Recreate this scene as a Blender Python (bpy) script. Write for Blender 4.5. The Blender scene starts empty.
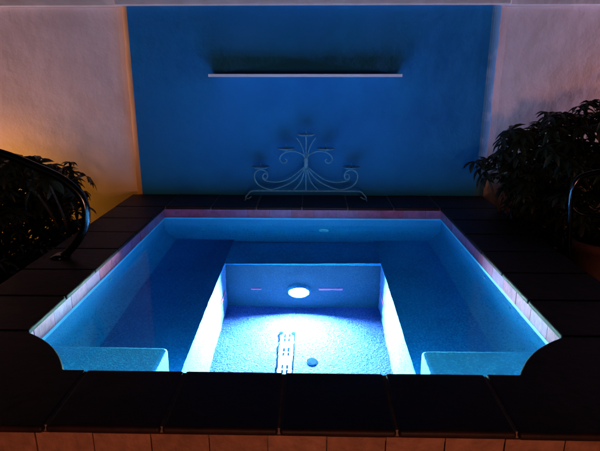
import bpy, bmesh, math, random
from mathutils import Vector, Matrix, noise
random.seed(7)
scene = bpy.context.scene
COL = scene.collection
R = math.radians

# ------------------------------------------------------------------ materials
def material(name, base, rough=.6, metal=0., var=None, var_scale=8., bump=0., bump_scale=60., spec=.5,
             detail=6., fine=None, fine_scale=300., coat=0., blotch=None, fine_range=(.5, .72), bump2=0., bump2_scale=6.):
    m = bpy.data.materials.new(name); m.use_nodes = True
    nt = m.node_tree; b = nt.nodes['Principled BSDF']
    b.inputs['Roughness'].default_value = rough; b.inputs['Metallic'].default_value = metal
    b.inputs['Specular IOR Level'].default_value = spec
    b.inputs['Coat Weight'].default_value = coat
    tc = nt.nodes.new('ShaderNodeTexCoord')
    col = None
    def noise_fac(scale, det, lo, hi):
        n = nt.nodes.new('ShaderNodeTexNoise'); n.inputs['Scale'].default_value = scale
        n.inputs['Detail'].default_value = det
        nt.links.new(tc.outputs['Object'], n.inputs['Vector'])
        r = nt.nodes.new('ShaderNodeMapRange'); r.inputs['From Min'].default_value = lo; r.inputs['From Max'].default_value = hi
        nt.links.new(n.outputs['Fac'], r.inputs['Value']); return r.outputs['Result']
    def mix(a, bcol, fac):
        x = nt.nodes.new('ShaderNodeMix'); x.data_type = 'RGBA'
        if isinstance(a, tuple): x.inputs[6].default_value = (*a, 1)
        else: nt.links.new(a, x.inputs[6])
        x.inputs[7].default_value = (*bcol, 1)
        nt.links.new(fac, x.inputs[0]); return x.outputs[2]
    col = base
    if var: col = mix(col, var, noise_fac(var_scale, detail, .35, .65))
    if blotch: col = mix(col, blotch[0], noise_fac(blotch[1], 3, blotch[2], blotch[3]))
    if fine: col = mix(col, fine, noise_fac(fine_scale, 2, *fine_range))
    if isinstance(col, tuple): b.inputs['Base Color'].default_value = (*col, 1)
    else: nt.links.new(col, b.inputs['Base Color'])
    prev = None
    for st, sc_ in ((bump2, bump2_scale), (bump, bump_scale)):
        if not st: continue
        n = nt.nodes.new('ShaderNodeTexNoise'); n.inputs['Scale'].default_value = sc_; n.inputs['Detail'].default_value = 5
        nt.links.new(tc.outputs['Object'], n.inputs['Vector'])
        bp = nt.nodes.new('ShaderNodeBump'); bp.inputs['Strength'].default_value = st; bp.inputs['Distance'].default_value = .02
        nt.links.new(n.outputs['Fac'], bp.inputs['Height'])
        if prev: nt.links.new(prev, bp.inputs['Normal'])
        prev = bp.outputs['Normal']
    if prev: nt.links.new(prev, b.inputs['Normal'])
    return m

def stucco(name, base, var, dirt=None, strength=.5):
    """hand-trowelled plaster: broad unevenness, short raised trowel ridges and a fine sandy grain"""
    m = material(name, base, .85, var=var, var_scale=2.2, spec=.25, blotch=dirt)
    nt = m.node_tree; b = nt.nodes['Principled BSDF']; tc = nt.nodes['Texture Coordinate']
    warp = nt.nodes.new('ShaderNodeTexNoise'); warp.inputs['Scale'].default_value = 3.; warp.inputs['Detail'].default_value = 3
    nt.links.new(tc.outputs['Object'], warp.inputs['Vector'])
    add = nt.nodes.new('ShaderNodeMix'); add.data_type = 'VECTOR'; add.inputs[0].default_value = .22
    nt.links.new(tc.outputs['Object'], add.inputs[4]); nt.links.new(warp.outputs['Color'], add.inputs[5])
    ridge = nt.nodes.new('ShaderNodeTexNoise'); ridge.noise_type = 'RIDGED_MULTIFRACTAL'
    ridge.inputs['Scale'].default_value = 5.5; ridge.inputs['Detail'].default_value = 4
    nt.links.new(add.outputs[1], ridge.inputs['Vector'])
    rm = nt.nodes.new('ShaderNodeMapRange'); rm.inputs['From Min'].default_value = 1.1; rm.inputs['From Max'].default_value = 2.2
    nt.links.new(ridge.outputs['Fac'], rm.inputs['Value'])
    patch = nt.nodes.new('ShaderNodeTexNoise'); patch.inputs['Scale'].default_value = 2.6; patch.inputs['Detail'].default_value = 2
    nt.links.new(tc.outputs['Object'], patch.inputs['Vector'])
    pm = nt.nodes.new('ShaderNodeMapRange'); pm.inputs['From Min'].default_value = .53; pm.inputs['From Max'].default_value = .66
    nt.links.new(patch.outputs['Fac'], pm.inputs['Value'])
    mul = nt.nodes.new('ShaderNodeMath'); mul.operation = 'MULTIPLY'
    nt.links.new(rm.outputs['Result'], mul.inputs[0]); nt.links.new(pm.outputs['Result'], mul.inputs[1])
    prev = None
    for src, st, dist in (('broad', .25 * strength, .08), ('ridge', 1.5 * strength, .02), ('grain', .22 * strength, .006)):
        bp = nt.nodes.new('ShaderNodeBump'); bp.inputs['Strength'].default_value = st; bp.inputs['Distance'].default_value = dist
        if src == 'ridge': nt.links.new(mul.outputs[0], bp.inputs['Height'])
        else:
            n = nt.nodes.new('ShaderNodeTexNoise'); n.inputs['Scale'].default_value = 4. if src == 'broad' else 70.
            n.inputs['Detail'].default_value = 4; nt.links.new(tc.outputs['Object'], n.inputs['Vector'])
            nt.links.new(n.outputs['Fac'], bp.inputs['Height'])
        if prev: nt.links.new(prev, bp.inputs['Normal'])
        prev = bp.outputs['Normal']
    nt.links.new(prev, b.inputs['Normal'])
    return m

def tiles_material(name, palette, rough, bump=.2):
    """glazed tiles: every tile (a loose island of its mesh) takes its own tone"""
    m = material(name, palette[0], rough, bump=bump, bump_scale=40)
    nt = m.node_tree; b = nt.nodes['Principled BSDF']; tc = nt.nodes['Texture Coordinate']
    g = nt.nodes.new('ShaderNodeNewGeometry'); rp = nt.nodes.new('ShaderNodeValToRGB')
    rp.color_ramp.interpolation = 'LINEAR'
    els = rp.color_ramp.elements
    els[0].color = (*palette[0], 1); els[1].color = (*palette[-1], 1)
    for i, c in enumerate(palette[1:-1]):
        e = els.new((i + 1) / (len(palette) - 1)); e.color = (*c, 1)
    nt.links.new(g.outputs['Random Per Island'], rp.inputs['Fac'])
    n = nt.nodes.new('ShaderNodeTexNoise'); n.inputs['Scale'].default_value = 22; n.inputs['Detail'].default_value = 6
    nt.links.new(tc.outputs['Object'], n.inputs['Vector'])
    mr = nt.nodes.new('ShaderNodeMapRange'); mr.inputs['From Min'].default_value = .3; mr.inputs['From Max'].default_value = .7
    mr.inputs['To Min'].default_value = .72; mr.inputs['To Max'].default_value = 1.1
    nt.links.new(n.outputs['Fac'], mr.inputs['Value'])
    mx = nt.nodes.new('ShaderNodeMix'); mx.data_type = 'RGBA'; mx.blend_type = 'MULTIPLY'; mx.inputs[0].default_value = 1
    nt.links.new(rp.outputs['Color'], mx.inputs[6]); nt.links.new(mr.outputs['Result'], mx.inputs[7])
    nt.links.new(mx.outputs[2], b.inputs['Base Color'])
    return m

PLASTER = (.06, .42, .66)
M = dict(
    plaster=material('pool_plaster', PLASTER, .7, var=(.05, .37, .61), var_scale=5, fine=(.02, .20, .44), fine_scale=75,
                     bump=.35, bump_scale=110),
    bench=material('shaded_seat_plaster', (.008, .27, .58), .7, var=(.006, .20, .47), var_scale=3.0, fine=(.016, .42, .70), fine_scale=85, fine_range=(.45, .7), bump=.35, bump_scale=110),  # seats in a darker copy of the plaster, their shade put into colour
    step=material('lit_step_plaster', (.02, .35, .70), .7, var=(.015, .30, .62), var_scale=6, fine=(.05, .50, .82), fine_scale=75, bump=.35, bump_scale=110),  # steps in a paler copy than the seats, bounced light put into colour
    basin=material('lit_basin_plaster', (.24, .25, .42), .8, var=(.18, .21, .38), var_scale=6, spec=.2, fine=(.02, .10, .30), fine_scale=120, fine_range=(.42, .66), bump=.5, bump_scale=90),  # neutral tint on the well sides carries the lamp's white streak
    floor=material('speckled_floor_plaster', (.100, .098, .27), .85, var=(.065, .078, .24), var_scale=5, spec=.15, fine=(.008, .036, .17), fine_scale=120, fine_range=(.40, .62), bump=.5, bump_scale=90),
    dimmed_wall=material('dimmed_wall_plaster', (.003, .042, .088), .7, var=(.002, .035, .075), var_scale=6, fine=(.008, .07, .14), fine_scale=75, bump=.35, bump_scale=110),  # far well wall dimmed in its colour to look less lit
    blue=stucco('blue_wall_paint', (.009, .22, .53), (.007, .165, .44), dirt=((.018, .25, .62), 1.1, .5, .75), strength=.8),
    white=stucco('cream_plaster', (.82, .77, .78), (.75, .69, .69), dirt=((.64, .56, .54), 1.3, .52, .8)),
    cap=material('cap_paint', (.72, .72, .70), .7, var=(.6, .6, .58), var_scale=5, bump=.2, bump_scale=25),
    shelf=material('shelf_paint', (.88, .88, .88), .5, var=(.84, .84, .84), var_scale=9, bump=.08),
    slate=material('dark_slate', (.034, .010, .009), .55, var=(.013, .007, .007), var_scale=9, bump=.10, bump_scale=26,
                   bump2=.12, bump2_scale=5, spec=.25),
    grout=material('grout', (.24, .17, .12), .9, var=(.15, .10, .08), var_scale=25, bump=.3),
    pooltile=tiles_material('waterline_tiles', [(.54, .14, .26), (.46, .20, .37), (.58, .10, .17), (.50, .17, .32)], .3),
    terra=tiles_material('terracotta_tiles', [(.42, .19, .11), (.34, .145, .08), (.48, .23, .14)], .6, .35),
    lit_line=material('lit_waterline_tint', (.30, .78, .92), .6, var=(.25, .70, .86), var_scale=12, bump=.2, bump_scale=60),
    ochre=stucco('lamp_orange_edge', (.62, .38, .18), (.54, .31, .14), dirt=((.55, .33, .16), 5., .5, .7)),  # orange lamp light painted onto the cream rounded edge
    edge=stucco('shade_blue_edge', (.06, .22, .36), (.05, .18, .32), dirt=((.16, .30, .42), 6., .5, .7)),  # cool shade painted onto the opposite rounded edge
    iron=material('wrought_iron', (.12, .42, .58), .5, .2, var=(.08, .30, .42), var_scale=30, bump=.2, bump_scale=90),
    rail=material('dark_bronze_tube', (.10, .11, .125), .2, 1., var=(.07, .078, .09), var_scale=12, bump=.03, bump_scale=40),
    steel=material('stainless_tube', (.10, .10, .11), .2, 1., var=(.07, .07, .08), var_scale=12, bump=.03, bump_scale=40),
    fitting=material('white_fitting', (.30, .40, .50), .6, var=(.22, .32, .42), var_scale=30),
    jet=material('pale_blue_jet', (.16, .52, .72), .5, var=(.12, .46, .66), var_scale=30),
    dark=material('dark_slot', (.004, .008, .02), 1., var=(.006, .010, .025), var_scale=30, spec=0.),
    drain=material('blue_drain', (.001, .010, .035), .9, var=(.001, .007, .025), var_scale=30, spec=.05),
    strip_pink=material('pink_strip_colour', (.85, .10, .22), .35, var=(.7, .08, .22), var_scale=30),
    bezel=material('light_bezel', (.04, .18, .36), .5, 0., var=(.05, .22, .42), var_scale=20),
    soil=material('dark_paving', (.030, .022, .018), .9, var=(.018, .013, .010), var_scale=3, bump=.6, bump_scale=18),
    leaf=material('umbrella_leaf', (.014, .024, .010), .4, var=(.009, .016, .007), var_scale=14, bump=.1, bump_scale=60),
    stem=material('brown_stem', (.05, .035, .02), .8, var=(.03, .02, .014), var_scale=20, bump=.3),
    pot=material('terracotta_pot', (.085, .03, .018), .75, var=(.06, .022, .014), var_scale=9, bump=.25, bump_scale=45),
)
# underwater lamp glass gives off the light
LAMP = bpy.data.materials.new('lamp_glass'); LAMP.use_nodes = True
nt = LAMP.node_tree; nt.nodes.clear()
em = nt.nodes.new('ShaderNodeEmission'); em.inputs['Color'].default_value = (1, 1, .93, 1); em.inputs['Strength'].default_value = 8800
lw = nt.nodes.new('ShaderNodeOutputMaterial'); nt.links.new(em.outputs[0], lw.inputs[0])
# water
WATER = bpy.data.materials.new('pool_water'); WATER.use_nodes = True
nt = WATER.node_tree; nt.nodes.clear()
out = nt.nodes.new('ShaderNodeOutputMaterial'); gl = nt.nodes.new('ShaderNodeBsdfGlass')
gl.inputs['IOR'].default_value = 1.33; gl.inputs['Roughness'].default_value = 0.0; gl.inputs['Color'].default_value = (1, 1, 1, 1)
tc = nt.nodes.new('ShaderNodeTexCoord'); n = nt.nodes.new('ShaderNodeTexNoise'); n.inputs['Scale'].default_value = 5; n.inputs['Detail'].default_value = 3
nt.links.new(tc.outputs['Object'], n.inputs['Vector'])
bp = nt.nodes.new('ShaderNodeBump'); bp.inputs['Strength'].default_value = .05; bp.inputs['Distance'].default_value = .03
nt.links.new(n.outputs['Fac'], bp.inputs['Height']); nt.links.new(bp.outputs[0], gl.inputs['Normal'])
va = nt.nodes.new('ShaderNodeVolumeAbsorption'); va.inputs['Color'].default_value = (.05, .90, .965, 1); va.inputs['Density'].default_value = .5
rf = nt.nodes.new('ShaderNodeBsdfRefraction'); rf.inputs['IOR'].default_value = 1.33; rf.inputs['Roughness'].default_value = 0.
nt.links.new(bp.outputs[0], rf.inputs['Normal']); ms = nt.nodes.new('ShaderNodeMixShader'); ms.inputs[0].default_value = .75
nt.links.new(gl.outputs[0], ms.inputs[1]); nt.links.new(rf.outputs[0], ms.inputs[2]); nt.links.new(ms.outputs[0], out.inputs['Surface']); nt.links.new(va.outputs[0], out.inputs['Volume'])

# ------------------------------------------------------------------ helpers
def thing(name, label, cat, loc=(0, 0, 0), group=None):
    o = bpy.data.objects.new(name, None); COL.objects.link(o); o.location = loc; o.empty_display_size = .1
    o['label'] = label; o['category'] = cat
    if group: o['group'] = group
    return o
def root_loc(p):
    v = Vector((0, 0, 0))
    while p: v += p.location; p = p.parent
    return v
def obj(name, bm, mat, parent=None, loc=None, smooth=False, bevel=0., seg=2, recalc=True):
    if recalc: bmesh.ops.recalc_face_normals(bm, faces=bm.faces)
    me = bpy.data.meshes.new(name)
    off = root_loc(parent) if parent else Vector(loc or (0, 0, 0))
    bmesh.ops.translate(bm, verts=bm.verts, vec=-off)
    bm.to_mesh(me); bm.free()
    o = bpy.data.objects.new(name, me); COL.objects.link(o); me.materials.append(M[mat] if isinstance(mat, str) else mat)
    if parent: o.parent = parent
    else: o.location = off
    if smooth:
        for p in me.polygons: p.use_smooth = True
    if bevel:
        b = o.modifiers.new('bevel', 'BEVEL'); b.width = bevel; b.segments = seg; b.limit_method = 'ANGLE'; b.angle_limit = R(40)
        for p in me.polygons: p.use_smooth = True
        w = o.modifiers.new('wn', 'WEIGHTED_NORMAL'); w.keep_sharp = True
    return o
def tag(o, label, cat, group=None):
    o['label'] = label; o['category'] = cat
    if group: o['group'] = group
    return o
def box(bm, x0, x1, y0, y1, z0, z1):
    v = [bm.verts.new((x, y, z)) for x in (x0, x1) for y in (y0, y1) for z in (z0, z1)]
    for f in ((0, 1, 3, 2), (4, 6, 7, 5), (0, 4, 5, 1), (2, 3, 7, 6), (0, 2, 6, 4), (1, 5, 7, 3)):
        bm.faces.new([v[i] for i in f])
def prism(bm, pts, z0, z1):
    a = [bm.verts.new((x, y, z0)) for x, y in pts]; b = [bm.verts.new((x, y, z1)) for x, y in pts]
    n = len(pts); bm.faces.new(a[::-1]); bm.faces.new(b)
    for i in range(n): bm.faces.new((a[i], a[(i + 1) % n], b[(i + 1) % n], b[i]))
def smooth_path(pts, k=6):
    pts = [Vector(p) for p in pts]
    if len(pts) < 3: return pts
    P = [2 * pts[0] - pts[1]] + pts + [2 * pts[-1] - pts[-2]]; o = []
    for i in range(1, len(P) - 2):
        a, b, c, d = P[i - 1:i + 3]
        for j in range(k):
            t = j / k
            o.append(.5 * ((2 * b) + (c - a) * t + (2 * a - 5 * b + 4 * c - d) * t * t + (3 * b - a - 3 * c + d) * t ** 3))
    o.append(pts[-1]); return o
def tube(bm, path, r, sides=10, taper=None):
    path = [Vector(p) for p in path]; rings = []; prev = None
    for i, p in enumerate(path):
        t = (path[min(i + 1, len(path) - 1)] - path[max(i - 1, 0)]).normalized()
        if prev is None:
            ref = Vector((0, 1, 0)) if abs(t.y) < .9 else Vector((1, 0, 0)); u = t.cross(ref).normalized()
        else: u = (prev - t * prev.dot(t)).normalized()
        prev = u; w = t.cross(u); rr = r if taper is None else r * (1 + (taper - 1) * i / (len(path) - 1))
        rings.append([bm.verts.new(p + (u * math.cos(2 * math.pi * k / sides) + w * math.sin(2 * math.pi * k / sides)) * rr) for k in range(sides)])
    for a, b in zip(rings, rings[1:]):
        for k in range(sides): bm.faces.new((a[k], a[(k + 1) % sides], b[(k + 1) % sides], b[k]))
    bm.faces.new(rings[0][::-1]); bm.faces.new(rings[-1])
def lathe(bm, prof, c, axis='Z', n=32, cap=True):
    """profile of (radius, along-axis)"""
    def at(r, h, a):
        x, y = r * math.cos(a), r * math.sin(a)
        return Vector(c) + (Vector((x, y, h)) if axis == 'Z' else Vector((x, h, y)) if axis == 'Y' else Vector((h, x, y)))
    rings = [[bm.verts.new(at(r, h, 2 * math.pi * k / n)) for k in range(n)] for r, h in prof]
    for a, b in zip(rings, rings[1:]):
        for k in range(n): bm.faces.new((a[k], a[(k + 1) % n], b[(k + 1) % n], b[k]))
    if cap: bm.faces.new(rings[0][::-1]); bm.faces.new(rings[-1])

# ------------------------------------------------------------------ dimensions (metres, z = 0 at the top of the pool coping)
XL, XR, YF, YB = -1.283, 1.117, 1.792, 4.384          # coping's inner edge
OXL, OXR, OYF = -1.73, 1.63, 1.438                     # platform's outer edge
YW, YG = 4.86, 5.0                                     # blue wall face, cream wall face
CT = .028                                              # coping thickness
WZ, BENCH, FLOOR, GROUND = -.10, -.60, -1.38, -.52
WX0, WX1, WY0, WY1 = -.665, .537, 2.0, 3.77            # the deep well
CH = .305                                              # corner cut
IN = .022                                              # coping overhang

# ------------------------------------------------------------------ ground
bm = bmesh.new(); S = 40
for x0, x1, y0, y1 in ((-S, OXL + .03, -S, S), (OXR - .03, S, -S, S), (OXL + .03, OXR - .03, -S, OYF + .05), (OXL + .03, OXR - .03, YW + .05, S)):
    v = [bm.verts.new((x, y, GROUND)) for x, y in ((x0, y0), (x1, y0), (x1, y1), (x0, y1))]; bm.faces.new(v)
o = obj('ground', bm, 'soil'); o['kind'] = 'structure'

# ------------------------------------------------------------------ spa pool
spa = thing('spa_pool', 'raised square spa pool with glowing blue water, dark stone coping and pinkish waterline tiles', 'pool', (0, 3.1, GROUND))

def arc_left(off, k=10):
    """the bulging cut of the front left corner, from the left wall to the front wall; off = set back from the coping edge"""
    a = Vector((XL - off, YF + CH)); b = Vector((XL + CH, YF - off)); nrm = Vector((1, 1)).normalized(); o = []
    for i in range(k + 1):
        t = i / k; p = a.lerp(b, t) + nrm * (.034 * 4 * t * (1 - t) - off * .3 * math.sin(math.pi * t)); o.append((p.x, p.y))
    return o
MID = (XL + XR) / 2
def mirror(pts): return [(2 * MID - x, y) for x, y in pts][::-1]
def outline(off):
    return [(XL - off, YB + off)] + arc_left(off) + mirror(arc_left(off)) + [(XR + off, YB + off)]
# shell: walls, bench with a lower back seat, deep well, floor
ol = outline(IN); bm = bmesh.new()
top = [bm.verts.new((x, y, -CT)) for x, y in ol]; rings = [top]
for k in range(7):                                        # a soft cove where the walls meet the seats
    t = k / 6 * math.pi / 2; rings.append([bm.verts.new((x, y, BENCH + .15 - .154 * math.sin(t))) for x, y in outline(IN - .17 * (1 - math.cos(t)))])
for a, b in zip(rings, rings[1:]):
    for i in range(len(a)):
        j = (i + 1) % len(a); bm.faces.new((a[i], a[j], b[j], b[i]))
LOW = BENCH - .02
def quad(*p): bm.faces.new([bm.verts.new(q) for q in p])
def rquad(x0, x1, y0, y1, z): quad((x0, y0, z), (x1, y0, z), (x1, y1, z), (x0, y1, z))
bx0, bx1, by0, by1 = XL - IN, XR + IN, YF - IN, YB + IN
bmesh.ops.remove_doubles(bm, verts=bm.verts, dist=.0008)
obj('pool_wall', bm, 'plaster', spa, recalc=False)
bm = bmesh.new()
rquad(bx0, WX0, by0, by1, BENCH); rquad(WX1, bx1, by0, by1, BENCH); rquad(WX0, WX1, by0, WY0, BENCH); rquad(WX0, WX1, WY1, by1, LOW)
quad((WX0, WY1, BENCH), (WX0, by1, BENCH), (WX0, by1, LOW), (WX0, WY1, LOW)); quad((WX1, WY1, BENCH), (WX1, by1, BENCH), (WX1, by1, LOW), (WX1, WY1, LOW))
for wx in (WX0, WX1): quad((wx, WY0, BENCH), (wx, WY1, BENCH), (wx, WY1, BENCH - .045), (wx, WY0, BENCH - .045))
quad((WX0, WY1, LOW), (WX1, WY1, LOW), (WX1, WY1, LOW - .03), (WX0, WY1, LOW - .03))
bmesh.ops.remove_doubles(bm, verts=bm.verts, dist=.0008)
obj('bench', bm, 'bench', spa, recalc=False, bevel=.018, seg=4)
bm = bmesh.new()
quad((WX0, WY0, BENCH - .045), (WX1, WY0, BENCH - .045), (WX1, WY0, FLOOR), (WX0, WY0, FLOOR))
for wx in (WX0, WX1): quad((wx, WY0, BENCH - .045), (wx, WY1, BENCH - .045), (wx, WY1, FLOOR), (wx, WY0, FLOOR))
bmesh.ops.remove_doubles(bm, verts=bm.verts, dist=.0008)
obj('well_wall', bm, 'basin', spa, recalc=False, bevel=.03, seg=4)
bm = bmesh.new(); rquad(WX0, WX1, WY0, WY1, FLOOR); obj('well_floor', bm, 'floor', spa, recalc=False)
bm = bmesh.new(); quad((WX0, WY1, LOW - .03), (WX1, WY1, LOW - .03), (WX1, WY1, FLOOR), (WX0, WY1, FLOOR)); obj('lamp_wall', bm, 'dimmed_wall', spa, recalc=False)
# shallow steps in both front corners
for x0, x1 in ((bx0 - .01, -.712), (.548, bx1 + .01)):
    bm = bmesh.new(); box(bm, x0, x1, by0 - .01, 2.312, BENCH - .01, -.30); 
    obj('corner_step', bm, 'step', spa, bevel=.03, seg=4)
# waterline tiles, real tiles with joints
bm = bmesh.new(); g = .0022; pitch = .1945
def tile_run(bm, a, b, z0, z1, depth, pitch, start=0.):
    a, b = Vector(a), Vector(b); L = (b - a).length; d = (b - a) / L; n = Vector((-d.y, d.x)); s = -start
    while s < L - .004:
        s0, s1 = max(s, 0) + g, min(s + pitch, L) - g
        if s1 - s0 > .01:
            q = [a + d * s0, a + d * s1, a + d * s1 + n * depth, a + d * s0 + n * depth]
            e = random.uniform(-.0012, .0012); q[2] += n * e; q[3] += n * (e + random.uniform(-.0006, .0006))
            prism(bm, [(p.x, p.y) for p in q], z0 + random.uniform(-.001, .001), z1)
        s += pitch
TZ0 = -.107
tile_run(bm, (XR + IN, YB + IN - .001), (XL - IN, YB + IN - .001), TZ0, -CT - .001, .012, pitch, .05)
tile_run(bm, (XL - IN + .001, YB + IN - .014), (XL - IN + .001, YF + CH), TZ0, -CT - .001, .012, pitch, .1)
tile_run(bm, (XR + IN - .001, YF + CH), (XR + IN - .001, YB + IN - .014), TZ0, -CT - .001, .012, pitch, .03)
tile_run(bm, (XL + CH, YF - IN + .001), (XR - CH, YF - IN + .001), TZ0, -CT - .001, .012, pitch, .0)
for pts in (arc_left(IN), mirror(arc_left(IN))):
    for i in range(0, len(pts) - 1, 5): tile_run(bm, pts[i], pts[i + 5], TZ0, -CT - .001, .012, .24)
obj('waterline_tiles', bm, 'pooltile', spa)
bm = bmesh.new()
for i in range(len(ol)):                                  # grout bed behind them, open joints show it
    j = (i + 1) % len(ol); a, b = Vector(ol[i]), Vector(ol[j]); d = (b - a).normalized(); n_ = Vector((-d.y, d.x)) * .008
    bm.faces.new([bm.verts.new(p) for p in ((*(a + n_), TZ0 + .002), (*(b + n_), TZ0 + .002), (*(b + n_), -CT), (*(a + n_), -CT))])
obj('tile_grout', bm, 'grout', spa)
# added pale strip under the tiles: the lamp-lit bright waterline as colour
bm = bmesh.new()
for i in range(len(ol)):
    j = (i + 1) % len(ol); a, b = Vector(ol[i]), Vector(ol[j]); d = (b - a).normalized(); n_ = Vector((-d.y, d.x)) * .014
    prism(bm, [tuple(a), tuple(b), tuple(b + n_), tuple(a + n_)], -.150, -.1085)
obj('lit_waterline_strip', bm, 'lit_line', spa)
# coping stones, each a stone of its own
def stone(pts):
    c = Vector((sum(p[0] for p in pts) / len(pts), sum(p[1] for p in pts) / len(pts))); bm = bmesh.new()
    dz = random.uniform(-.0015, .0015)
    prism(bm, pts, -CT, dz)
    for v in bm.verts:
        if v.co.z > -.01: v.co.z += (v.co.x - c.x) * random.uniform(-.002, .002)
    obj('coping_stone', bm, 'slate', spa, bevel=.011, seg=3)
def rect(x0, x1, y0, y1):
    k = .0035; return [(x0 + k, y0 + k), (x1 - k, y0 + k), (x1 - k, y1 - k), (x0 + k, y1 - k)]
jx = [-.883, -.493, -.103, .287, .677]
for a, b in zip(jx, jx[1:]): stone(rect(a, b, OYF, YF))
cornerL = [(OXL, OYF), (jx[0] - .0035, OYF), (jx[0] - .0035, YF)] + arc_left(0, 14)[::-1] + [(OXL, YF + CH)]
stone(cornerL)
stone([(OXR, OYF), (OXR, YF + CH)] + mirror(arc_left(0, 14))[::-1] + [(jx[-1] + .0035, YF), (jx[-1] + .0035, OYF)])
ys = [YF + CH + .004]
while ys[-1] < YB - .2: ys.append(min(ys[-1] + .3818, YB))
for a, b in zip(ys, ys[1:]): stone(rect(OXL, XL + .0035, a, b)); stone(rect(XR - .0035, OXR, a, b))
stone(rect(OXL, XL, YB, YW - .004)); stone(rect(XR, OXR, YB, YW - .004))
for i in range(6): stone(rect(XL + i * .4, XL + (i + 1) * .4, YB - .0035, YW - .004))
bm = bmesh.new(); 
box(bm, OXL + .02, XL - .012, OYF + .02, YW - .006, -CT - .02, -.0055); box(bm, XR + .012, OXR - .02, OYF + .02, YW - .006, -CT - .02, -.0055)
box(bm, XL - .012, XR + .012, OYF + .02, YF - .012, -CT - .02, -.0055); box(bm, XL - .012, XR + .012, YB + .012, YW - .006, -CT - .02, -.0055)
obj('coping_grout', bm, 'grout', spa)
# outer faces of the raised pool, clad with terracotta tiles
bm = bmesh.new(); rp = .195
def riser(bm, a, b, start):
    for k in range(3): tile_run(bm, a, b, -CT - .001 - (k + 1) * .195 + .004, -CT - .001 - k * .195, .012, rp, start)
riser(bm, (OXR - .015, OYF + .024), (OXL + .015, OYF + .024), .0)
riser(bm, (OXL + .024, OYF + .03), (OXL + .024, YW), .0)      # sides face outwards
riser(bm, (OXR - .024, YW), (OXR - .024, OYF + .03), .0)
bmesh.ops.translate(bm, verts=bm.verts, vec=(0, 0, 0))
obj('riser_tiles', bm, 'terra', spa)
bm = bmesh.new()
box(bm, OXL + .03, OXR - .03, OYF + .03, OYF + .14, GROUND, -CT - .02); box(bm, OXL + .03, OXL + .12, OYF + .14, YW - .006, GROUND, -CT - .022)
box(bm, OXR - .12, OXR - .03, OYF + .14, YW - .006, GROUND, -CT - .022)
obj('riser_wall', bm, 'grout', spa)
# light in the well wall
LX, LZ = -.093, -1.105
bm = bmesh.new(); lathe(bm, [(.080, 0), (.079, -.040), (.084, -.042), (.094, -.014), (.098, 0)], (LX, WY1, LZ), 'Y', 40, cap=False)
pl = obj('pool_light', bm, 'bezel', spa, smooth=True)
bm = bmesh.new(); lathe(bm, [(.078, -.003), (.06, -.004), (.03, -.0045), (.004, -.005)], (LX, WY1, LZ), 'Y', 40)
obj('lens', bm, LAMP, pl, smooth=True)
# thin pink strips on the well walls at lamp height
bm = bmesh.new(); box(bm, -.475, -.39, WY1 - .006, WY1 + .004, -1.104, -1.080); obj('pink_strip', bm, 'strip_pink', spa, bevel=.002)
bm = bmesh.new(); box(bm, .06, .25, WY1 - .006, WY1 + .004, -1.096, -1.066); obj('pink_strip', bm, 'strip_pink', spa, bevel=.002)
bm = bmesh.new(); box(bm, WX0 - .004, WX0 + .006, 3.50, 3.70, -1.08, -1.045); obj('pink_strip', bm, 'strip_pink', spa, bevel=.002)
bm = bmesh.new(); box(bm, WX1 - .006, WX1 + .004, 3.52, 3.70, -1.08, -1.045); obj('pink_strip', bm, 'strip_pink', spa, bevel=.002)
# return jets
def jet(c, axis, sgn, r=.019, mat='jet'):
    bm = bmesh.new()
    lathe(bm, [(r, 0), (r, sgn * .006), (r * .86, sgn * .010), (r * .55, sgn * .010), (r * .5, sgn * .003), (r * .3, sgn * .004), (.003, sgn * .009)], c, axis, 24)
    return obj('return_jet', bm, mat, spa, smooth=True)
jet((.112, YB + IN, -.47), 'Y', -1, .045, 'shelf'); jet((-.96, YB + IN, -.46), 'Y', -1)  # back jet in white paint, its bright highlight put into colour
for y in (3.72, 3.19, 2.75): jet((XR + IN, y, -.26), 'X', -1)
for y in (3.75, 3.1): jet((XL - IN, y, -.27), 'X', 1)
# floor drain and channel grate
bm = bmesh.new(); lathe(bm, [(.040, 0), (.038, .006), (.031, .009)], (.01, 3.11, FLOOR), 'Z', 28); dr = obj('floor_drain', bm, 'fitting', spa, smooth=True)
bm = bmesh.new(); lathe(bm, [(.036, .0085), (.034, .0105), (.004, .011)], (.01, 3.11, FLOOR), 'Z', 28); obj('drain_cover', bm, 'drain', dr)
gx0, gx1, gy0, gy1 = -.222, -.118, 2.72, 3.42
bm = bmesh.new(); box(bm, gx0, gx1, gy0, gy1, FLOOR - .004, FLOOR + .012)
gr = obj('channel_grate', bm, 'fitting', spa, bevel=.004)
bm = bmesh.new(); z0, z1 = FLOOR + .010, FLOOR + .0135
for yc in (2.83, 3.02, 3.20, 3.36):
    for xc in (-.186, -.154):
        for d in (-.028, .022): box(bm, xc - .007, xc + .007, yc + d - .019, yc + d + .019, z0, z1)
for x in (gx0 - .006, gx1 - .004):
    for a, b in ((2.72, 2.84), (2.88, 2.99), (3.02, 3.16), (3.19, 3.29), (3.33, 3.42)): box(bm, x, x + .011, a, b, FLOOR - .002, z1 - .0003)
for yc in (2.95, 3.41):
    for x in (gx0 + .008, gx1 - .008): lathe(bm, [(.018, z0 - FLOOR), (.018, z1 - FLOOR + .001)], (x, yc, FLOOR), 'Z', 12)
obj('slots', bm, 'dark', gr)

# ------------------------------------------------------------------ water
bm = bmesh.new(); box(bm, XL - IN - .012, XR + IN + .012, YF - IN - .012, YB + IN + .012, FLOOR - .05, WZ)
o = obj('water', bm, WATER, None, (0, 3, WZ)); o['kind'] = 'structure'

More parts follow.
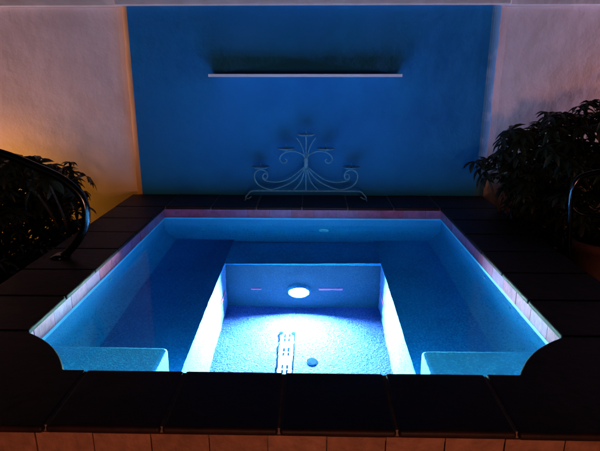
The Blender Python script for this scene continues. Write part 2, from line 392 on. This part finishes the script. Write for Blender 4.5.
# ------------------------------------------------------------------ walls
TOP = 1.682
fw = thing('feature_wall', 'deep blue plaster wall panel rising behind the spa, its edges tinted lamplit orange and shaded blue', 'wall', (0, YW, GROUND))
EX0, EX1, RB, RB1 = -1.692, 1.662, .062, .11
def wall_sheet(bm, x0, x1, y0, y1, z0, z1, nx, nz, amp, seed):
    """solid wall whose front is a slightly uneven hand-plastered face"""
    fr = [[bm.verts.new((x0 + (x1 - x0) * i / nx, y0 + amp * noise.noise(Vector((x0 + (x1 - x0) * i / nx, z0 + (z1 - z0) * k / nz, seed)) * 1.7) *
          (0 if i in (0, nx) else 1), z0 + (z1 - z0) * k / nz)) for i in range(nx + 1)] for k in range(nz + 1)]
    for k in range(nz):
        for i in range(nx): bm.faces.new((fr[k][i], fr[k][i + 1], fr[k + 1][i + 1], fr[k + 1][i]))
    bk = [bm.verts.new((x, y1, z)) for x, z in ((x0, z0), (x1, z0), (x1, z1), (x0, z1))]
    bm.faces.new(bk[::-1])
    bm.faces.new(fr[0][::-1] + [bk[0], bk[1]]); bm.faces.new(fr[nz] + [bk[2], bk[3]])
    bm.faces.new([fr[k][0] for k in range(nz + 1)] + [bk[3], bk[0]]); bm.faces.new([fr[k][nx] for k in range(nz, -1, -1)] + [bk[1], bk[2]])
bm = bmesh.new(); wall_sheet(bm, EX0 + RB, EX1 - RB1, YW, YG + .12, GROUND, TOP, 40, 28, .006, 3.1)
obj('painted_panel', bm, 'blue', fw, smooth=False)
for side in (-1, 1):
    bm = bmesh.new(); rows = []; nz = 60
    xe, RR = (EX0, RB) if side < 0 else (EX1, RB1)
    for k in range(nz + 1):
        z = GROUND + (TOP - GROUND) * k / nz; row = []
        w = .010 * noise.noise(Vector((side * 4, 0, z * 2.3))) + .006 * noise.noise(Vector((side * 9, 1, z * 7)))
        for a in range(9):
            t = a / 8 * math.pi / 2
            row.append((xe - side * RR + side * (RR + w) * math.sin(t), YW + .001 + RR - RR * math.cos(t), z))
        row.append((xe + side * w, YG + .1, z)); row.append((xe - side * RR, YG + .1, z))
        rows.append([bm.verts.new(p) for p in row])
    for a, b in zip(rows, rows[1:]):
        n_ = len(a)
        for i in range(n_): bm.faces.new((a[i], a[(i + 1) % n_], b[(i + 1) % n_], b[i]))
    bm.faces.new(rows[0][::-1]); bm.faces.new(rows[-1])
    obj('plaster_edge', bm, 'ochre' if side < 0 else 'edge', fw, smooth=False)
bm = bmesh.new(); box(bm, EX0 - .03, EX1 + .03, YW - .05, YG + .16, TOP + .002, TOP + .16); obj('wall_cap', bm, 'cap', fw, bevel=.012)
for nm, x0, x1, lab, s in (('garden_wall', -7., EX0 + .012, 'cream trowelled plaster garden wall washed in orange lamp light behind the thick rail', 5.),
                           ('garden_wall', EX1 - .012, 7., 'cream trowelled plaster garden wall, lilac tinged, rising above the tallest dark shrubs', 8.)):
    g_ = thing(nm, lab, 'wall', ((x0 + x1) / 2, YG, GROUND), 'plaster walls around the spa')
    bm = bmesh.new(); wall_sheet(bm, x0, x1, YG, YG + .2, GROUND, TOP + .008, 60, 24, .010, s); obj('wall_body', bm, 'white', g_)
    bm = bmesh.new(); xa, xb = (x0, EX0 - .034) if x0 < 0 else (EX1 + .034, x1)
    box(bm, xa, xb, YG - .05, YG + .25, TOP + .010, TOP + .15); obj('wall_cap', bm, 'cap', g_, bevel=.012)

# ------------------------------------------------------------------ shelf on the blue wall
sh = thing('wall_shelf', 'long thin white floating shelf fixed high on the blue wall', 'shelf', (-.06, YW, 1.09))
bm = bmesh.new(); box(bm, -.880, .755, YW - .31, YW + .004, 1.091, 1.115); obj('shelf_board', bm, 'shelf', sh, bevel=.003)

# ------------------------------------------------------------------ candelabra
CY = 4.68
def cp(x, y, dy=0.): return (-.052 + (x - 302) * .00231, CY + dy, .107 - (y - 272) * .00229)
ca = thing('candelabra', 'wrought iron scroll candelabra with five empty candle cups standing before the blue wall', 'candelabra', (-.052, CY, 0))
def iron(name, pts, r, mirrored=False, parent=ca):
    for m_ in ((0, 1) if mirrored else (0,)):
        bm = bmesh.new(); q = [cp(604 - x if m_ else x, y, (d[0] if d else 0)) for x, y, *d in pts]
        tube(bm, smooth_path(q, 8), r, 8); obj(name, bm, 'iron', parent, smooth=True)
iron('base_bar', [(70, 300), (80, 289), (100, 284.5), (200, 284), (302, 284), (404, 284), (504, 284.5), (524, 289), (534, 300)], .0075)
iron('foot', [(70, 300), (62, 308), (62, 315.6), (72, 316), (84, 308)], .006, True)
iron('foot_bar', [(62, 316, -.07), (62, 314.5, 0), (62, 316, .07)], .006, True)
iron('rod', [(302, 195), (302, 240), (302, 284)], .0055)
iron('rod', [(298, 195), (290, 225), (278, 252), (252, 282)], .0055, True)
iron('rod', [(296, 192), (275, 222), (245, 248), (205, 268), (165, 280)], .006, True)
iron('scroll', [(294, 188), (262, 215), (228, 238), (190, 248), (155, 246), (134, 238), (131, 222), (140, 214), (148, 220)], .005, True)
iron('scroll', [(165, 280), (140, 274), (116, 262), (100, 240), (99, 216), (112, 201), (130, 199), (146, 208), (150, 224), (143, 236), (134, 232)], .006, True)
iron('scroll', [(298, 150), (287, 136), (258, 125), (228, 127), (207, 139), (199, 156), (209, 170), (222, 169), (227, 160), (220, 155)], .006, True)
iron('stem', [(302, 165), (302, 120), (302, 66)], .0055)
iron('stem', [(298, 150), (290, 118), (281, 95), (266, 72)], .0045, True)
iron('stem', [(225, 127), (225, 119)], .005, True); iron('stem', [(124, 200), (124, 191)], .005, True)
bm = bmesh.new(); c = cp(302, 172); lathe(bm, [(.012, -.05), (.018, -.04), (.021, -.015), (.017, 0), (.021, .02), (.018, .045), (.011, .055)], c, 'Z', 16); obj('collar', bm, 'iron', ca, smooth=True)
for x, y in ((124, 190), (225, 117), (302, 62), (379, 117), (480, 190)):
    bm = bmesh.new(); lathe(bm, [(.014, -.010), (.055, -.005), (.078, .006), (.081, .012), (.076, .010), (.052, .001), (.012, -.001)], cp(x, y), 'Z', 28)
    cu = obj('candle_cup', bm, 'iron', ca, smooth=True)
    bm = bmesh.new(); c = cp(x, y); lathe(bm, [(.005, -.002), (.003, .03), (.001, .045)], c, 'Z', 8); obj('spike', bm, 'iron', cu, smooth=True)

# ------------------------------------------------------------------ rails beside the pool
hr = thing('grab_rail', 'thick dark curved grab rail with a bright blue crescent sheen, planted in the dark coping', 'handrail', (-1.59, 3.08, 0), 'grab rails beside the spa')
bm = bmesh.new(); tube(bm, smooth_path([(-1.60, 3.08, -.01), (-1.555, 3.075, .02), (-1.455, 3.06, .125), (-1.39, 3.05, .25), (-1.395, 3.05, .39), (-1.50, 3.05, .505),
    (-1.66, 3.05, .585), (-1.86, 3.05, .665), (-2.20, 3.05, .74), (-2.45, 3.05, .70), (-2.56, 3.05, .5), (-2.56, 3.05, 0), (-2.56, 3.05, GROUND)], 8), .025, 18)
obj('rail_tube', bm, 'rail', hr, smooth=True)
bm = bmesh.new(); lathe(bm, [(.062, 0), (.060, .008), (.034, .020), (.030, .02)], (-1.595, 3.08, .0005), 'Z', 28); obj('base_flange', bm, 'rail', hr, smooth=True)
bm = bmesh.new(); lathe(bm, [(.062, 0), (.060, .008), (.034, .020), (.030, .02)], (-2.56, 3.05, GROUND), 'Z', 28); obj('base_flange', bm, 'rail', hr, smooth=True)

h2 = thing('grab_rail', 'slim steel grab rail post with a curved side branch, beside the terracotta pot', 'handrail', (1.72, 3.33, GROUND), 'grab rails beside the spa')
bm = bmesh.new(); tube(bm, smooth_path([(1.745, 3.33, GROUND), (1.735, 3.33, -.1), (1.715, 3.33, .06), (1.695, 3.32, .22), (1.675, 3.31, .36), (1.685, 3.30, .45), (1.74, 3.30, .50), (1.9, 3.30, .53), (2.2, 3.3, .55)], 8), .017, 14)
obj('rail_tube', bm, 'steel', h2, smooth=True)
bm = bmesh.new(); tube(bm, smooth_path([(1.70, 3.32, .285), (1.74, 3.31, .25), (1.80, 3.30, .235), (1.95, 3.30, .225), (2.2, 3.3, .22)], 8), .013, 12); obj('side_branch', bm, 'steel', h2, smooth=True)
bm = bmesh.new(); tube(bm, [(2.2, 3.3, GROUND), (2.2, 3.3, .56)], .017, 14); obj('end_post', bm, 'steel', h2, smooth=True)
bm = bmesh.new(); lathe(bm, [(.05, 0), (.048, .008), (.024, .018), (.018, .018)], (1.745, 3.33, GROUND), 'Z', 24); obj('base_flange', bm, 'steel', h2, smooth=True)

# terracotta pot at the right edge
pt = thing('terracotta_pot', 'terracotta garden pot standing in shadow behind the slim rail post', 'pot', (2.10, 3.62, GROUND - .0))
bm = bmesh.new(); lathe(bm, [(.13, 0), (.15, .05), (.185, .3), (.195, .42), (.22, .425), (.222, .49), (.20, .495), (.185, .43), (.17, .40)], (2.10, 3.62, GROUND - .0), 'Z', 40); obj('pot_body', bm, 'pot', pt, smooth=True)
bm = bmesh.new(); lathe(bm, [(.182, .425), (.1, .435), (.004, .44)], (2.10, 3.62, GROUND - .0), 'Z', 24); obj('potting_soil', bm, 'soil', pt)

# ------------------------------------------------------------------ shrubs with umbrella-like leaves
def leaflet(bm, o, d, up, L, W):
    """one drooping, folded, pointed leaflet"""
    s = d.cross(up).normalized(); prof = ((0, .10), (.18, .55), (.45, 1.), (.72, .8), (.92, .32), (1, .02)); mid = []; le = []; ri = []
    for t, w in prof:
        p = o + d * (L * t) + up * (L * (.10 * t - .38 * t * t)); mid.append(bm.verts.new(p))
        lift = up * (W * w * .28)
        le.append(bm.verts.new(p + s * (W * w * .5) + lift)); ri.append(bm.verts.new(p - s * (W * w * .5) + lift))
    for i in range(len(prof) - 1):
        bm.faces.new((le[i], le[i + 1], mid[i + 1], mid[i])); bm.faces.new((mid[i], mid[i + 1], ri[i + 1], ri[i]))
def shrub(label, base, clumps, seed, group='umbrella leaved shrubs around the spa'):
    """clumps: (centre, radii, number of leaf rosettes)"""
    rnd = random.Random(seed); t = thing('umbrella_shrub', label, 'shrub', base, group)
    fb, sb = bmesh.new(), bmesh.new(); base = Vector(base)
    for c, rad, n_ in clumps:
        c = Vector(c); knee = base.lerp(c, .5) + Vector((rnd.uniform(-.05, .05), rnd.uniform(-.05, .05), .06))
        tube(sb, smooth_path([base + Vector((rnd.uniform(-.03, .03), rnd.uniform(-.03, .03), 0)), knee, c], 5), .014, 6, .5)
        for _ in range(n_):
            while True:
                u = Vector((rnd.uniform(-1, 1), rnd.uniform(-1, 1), rnd.uniform(-1, 1)))
                if .25 < u.length < 1: break
            p = c + Vector((u.x * rad[0], u.y * rad[1], u.z * rad[2]))
            nrm = (Vector((u.x * .6, u.y * .6, .9 + .3 * u.z)) + Vector((rnd.uniform(-.35, .35), rnd.uniform(-.35, .35), 0))).normalized()
            tube(sb, smooth_path([c.lerp(p, .15), c.lerp(p, .6) + Vector((0, 0, .02)), p], 3), .0035, 4, .6)
            ref = Vector((1, 0, 0)).cross(nrm).normalized(); e2 = nrm.cross(ref); k = rnd.choice((6, 7, 7, 8)); a0 = rnd.random() * 6.28
            L0 = rnd.uniform(.065, .145)
            for i in range(k):
                a = a0 + 2 * math.pi * i / k + rnd.uniform(-.12, .12); d = (ref * math.cos(a) + e2 * math.sin(a) + nrm * rnd.uniform(-.35, .1)).normalized()
                leaflet(fb, p, d, nrm, L0 * rnd.uniform(.8, 1.1), L0 * .34)
    obj('foliage', fb, 'leaf', t, smooth=True, recalc=False); obj('stems', sb, 'stem', t, smooth=True)
G = GROUND
shrub('dark umbrella leaved shrub against the orange wall, just behind the thick curved grab rail', (-2.1, 4.25, G),
      [((-2.02, 4.2, .26), (.14, .2, .16), 14), ((-2.20, 4.2, .14), (.2, .25, .2), 26), ((-2.25, 4.15, .33), (.18, .2, .1), 24), ((-2.25, 4.3, .1), (.35, .15, .3), 60), ((-1.95, 3.35, .53), (.2, .12, .08), 12), ((-1.72, 3.3, .44), (.12, .1, .08), 6), ((-1.97, 4.05, .02), (.12, .2, .16), 12), ((-2.2, 4.0, -.12), (.25, .25, .16), 34), ((-2.0, 3.75, -.22), (.18, .3, .14), 34), ((-2.25, 3.6, -.25), (.25, .3, .16), 40)], 3)
shrub('dark bushy shrub against the brightest orange patch of wall, under the thick arched rail', (-2.65, 4.1, G),
      [((-2.50, 4.1, .24), (.22, .25, .15), 40), ((-2.48, 4.1, .40), (.22, .2, .09), 34), ((-2.6, 4.25, .1), (.3, .15, .35), 70), ((-2.75, 4.0, .30), (.25, .3, .18), 36), ((-2.45, 3.9, .0), (.28, .3, .22), 40), ((-2.75, 3.8, -.1), (.3, .3, .25), 46), ((-2.5, 3.5, -.25), (.3, .3, .18), 50)], 5)
shrub('low dark shrub whose sprig reaches in front of the blue wall on the right', (1.8, 4.3, G),
      [((1.55, 4.3, .36), (.14, .2, .12), 14), ((1.68, 4.3, .52), (.16, .2, .14), 24), ((1.74, 4.28, .67), (.16, .15, .08), 12), ((1.42, 4.32, .42), (.08, .1, .05), 3), ((1.72, 4.2, .22), (.2, .25, .25), 44), ((1.85, 4.2, -.1), (.2, .3, .25), 46), ((1.80, 3.8, -.25), (.15, .4, .2), 40)], 11)
shrub('dark shrub directly behind the slim rail post, lower than its tall neighbour', (2.1, 4.15, G),
      [((1.95, 4.2, .58), (.2, .25, .16), 30), ((2.08, 4.1, .42), (.22, .25, .25), 46), ((1.98, 4.25, .74), (.2, .2, .1), 22), ((2.0, 4.0, .1), (.25, .3, .25), 46), ((2.15, 3.9, -.15), (.25, .3, .22), 44), ((2.1, 4.35, .3), (.3, .2, .35), 60), ((1.85, 4.4, .2), (.2, .2, .3), 40)], 12)
shrub('tallest dark shrub of all, standing behind the terracotta pot', (2.55, 4.2, G),
      [((2.28, 4.25, .80), (.2, .25, .14), 30), ((2.55, 4.2, .88), (.25, .3, .18), 38), ((2.42, 4.1, .5), (.28, .3, .28), 60), ((2.5, 3.95, .1), (.3, .3, .3), 60), ((2.5, 4.4, .45), (.3, .2, .4), 70)], 13)

# ------------------------------------------------------------------ light
w = bpy.data.worlds.new('World'); scene.world = w; w.use_nodes = True
nt = w.node_tree; bg = nt.nodes['Background']; sky = nt.nodes.new('ShaderNodeTexSky'); sky.sky_type = 'NISHITA'; sky.sun_disc = False
sky.sun_elevation = R(-2.5); sky.sun_rotation = R(200); nt.links.new(sky.outputs[0], bg.inputs[0]); bg.inputs[1].default_value = .05
def lamp(name, loc, col, power, r):
    l = bpy.data.lights.new(name, 'POINT'); l.energy = power; l.color = col; l.shadow_soft_size = r
    o = bpy.data.objects.new(name, l); COL.objects.link(o); o.location = loc; return o
lamp('porch_lamp', (.6, -4.6, .2), (1, .38, .22), 440, .5)
lamp('garden_lamp', (-3.04, 4.45, .08), (1, .36, .02), 13, .06)
def wall_spot(loc, aim, col, power):  # added unseen spots, a lilac fill for the cream walls alone
    l = bpy.data.lights.new('wall_fill_spot', 'SPOT'); l.energy = power; l.color = col; l.shadow_soft_size = .12; l.spot_size = R(34); l.spot_blend = .6
    o = bpy.data.objects.new('wall_fill_spot', l); COL.objects.link(o); o.location = loc
    o.rotation_euler = (Vector(aim) - Vector(loc)).to_track_quat('-Z', 'Y').to_euler()
wall_spot((-6.0, 4.6, .30), (-1.9, 5.0, 1.45), (.92, .58, .70), 430)
wall_spot((6.0, 4.6, .35), (1.9, 5.0, 1.42), (.78, .58, 1), 660)
lamp('garden_lamp', (2.95, 4.6, .80), (1, .30, .10), 2, .06)

# ------------------------------------------------------------------ camera
cam = bpy.data.cameras.new('camera'); co = bpy.data.objects.new('camera', cam); COL.objects.link(co)
cam.sensor_width = 36; cam.lens = 36 * 519.347 / 600; cam.clip_end = 300; cam.clip_start = .05
co.location = (0, 0, 1.1234); co.rotation_euler = (R(90 - 16.386), 0, R(1.304))
scene.camera = co
scene.view_settings.view_transform = 'Standard'; scene.view_settings.look = 'None'; scene.view_settings.gamma = 1; scene.view_settings.exposure = 0
scene.view_settings.use_curve_mapping = False
c = scene.cycles
c.use_denoising = True; c.max_bounces = 14; c.diffuse_bounces = 6; c.glossy_bounces = 6; c.transmission_bounces = 8
c.sample_clamp_indirect = 30; c.sample_clamp_direct = 0; c.use_guiding = True; c.blur_glossy = 1.0
c.caustics_refractive = True; c.caustics_reflective = True
try: c.denoiser = 'OPENIMAGEDENOISE'; c.denoising_input_passes = 'RGB_ALBEDO_NORMAL'; c.denoising_prefilter = 'ACCURATE'
except Exception: pass
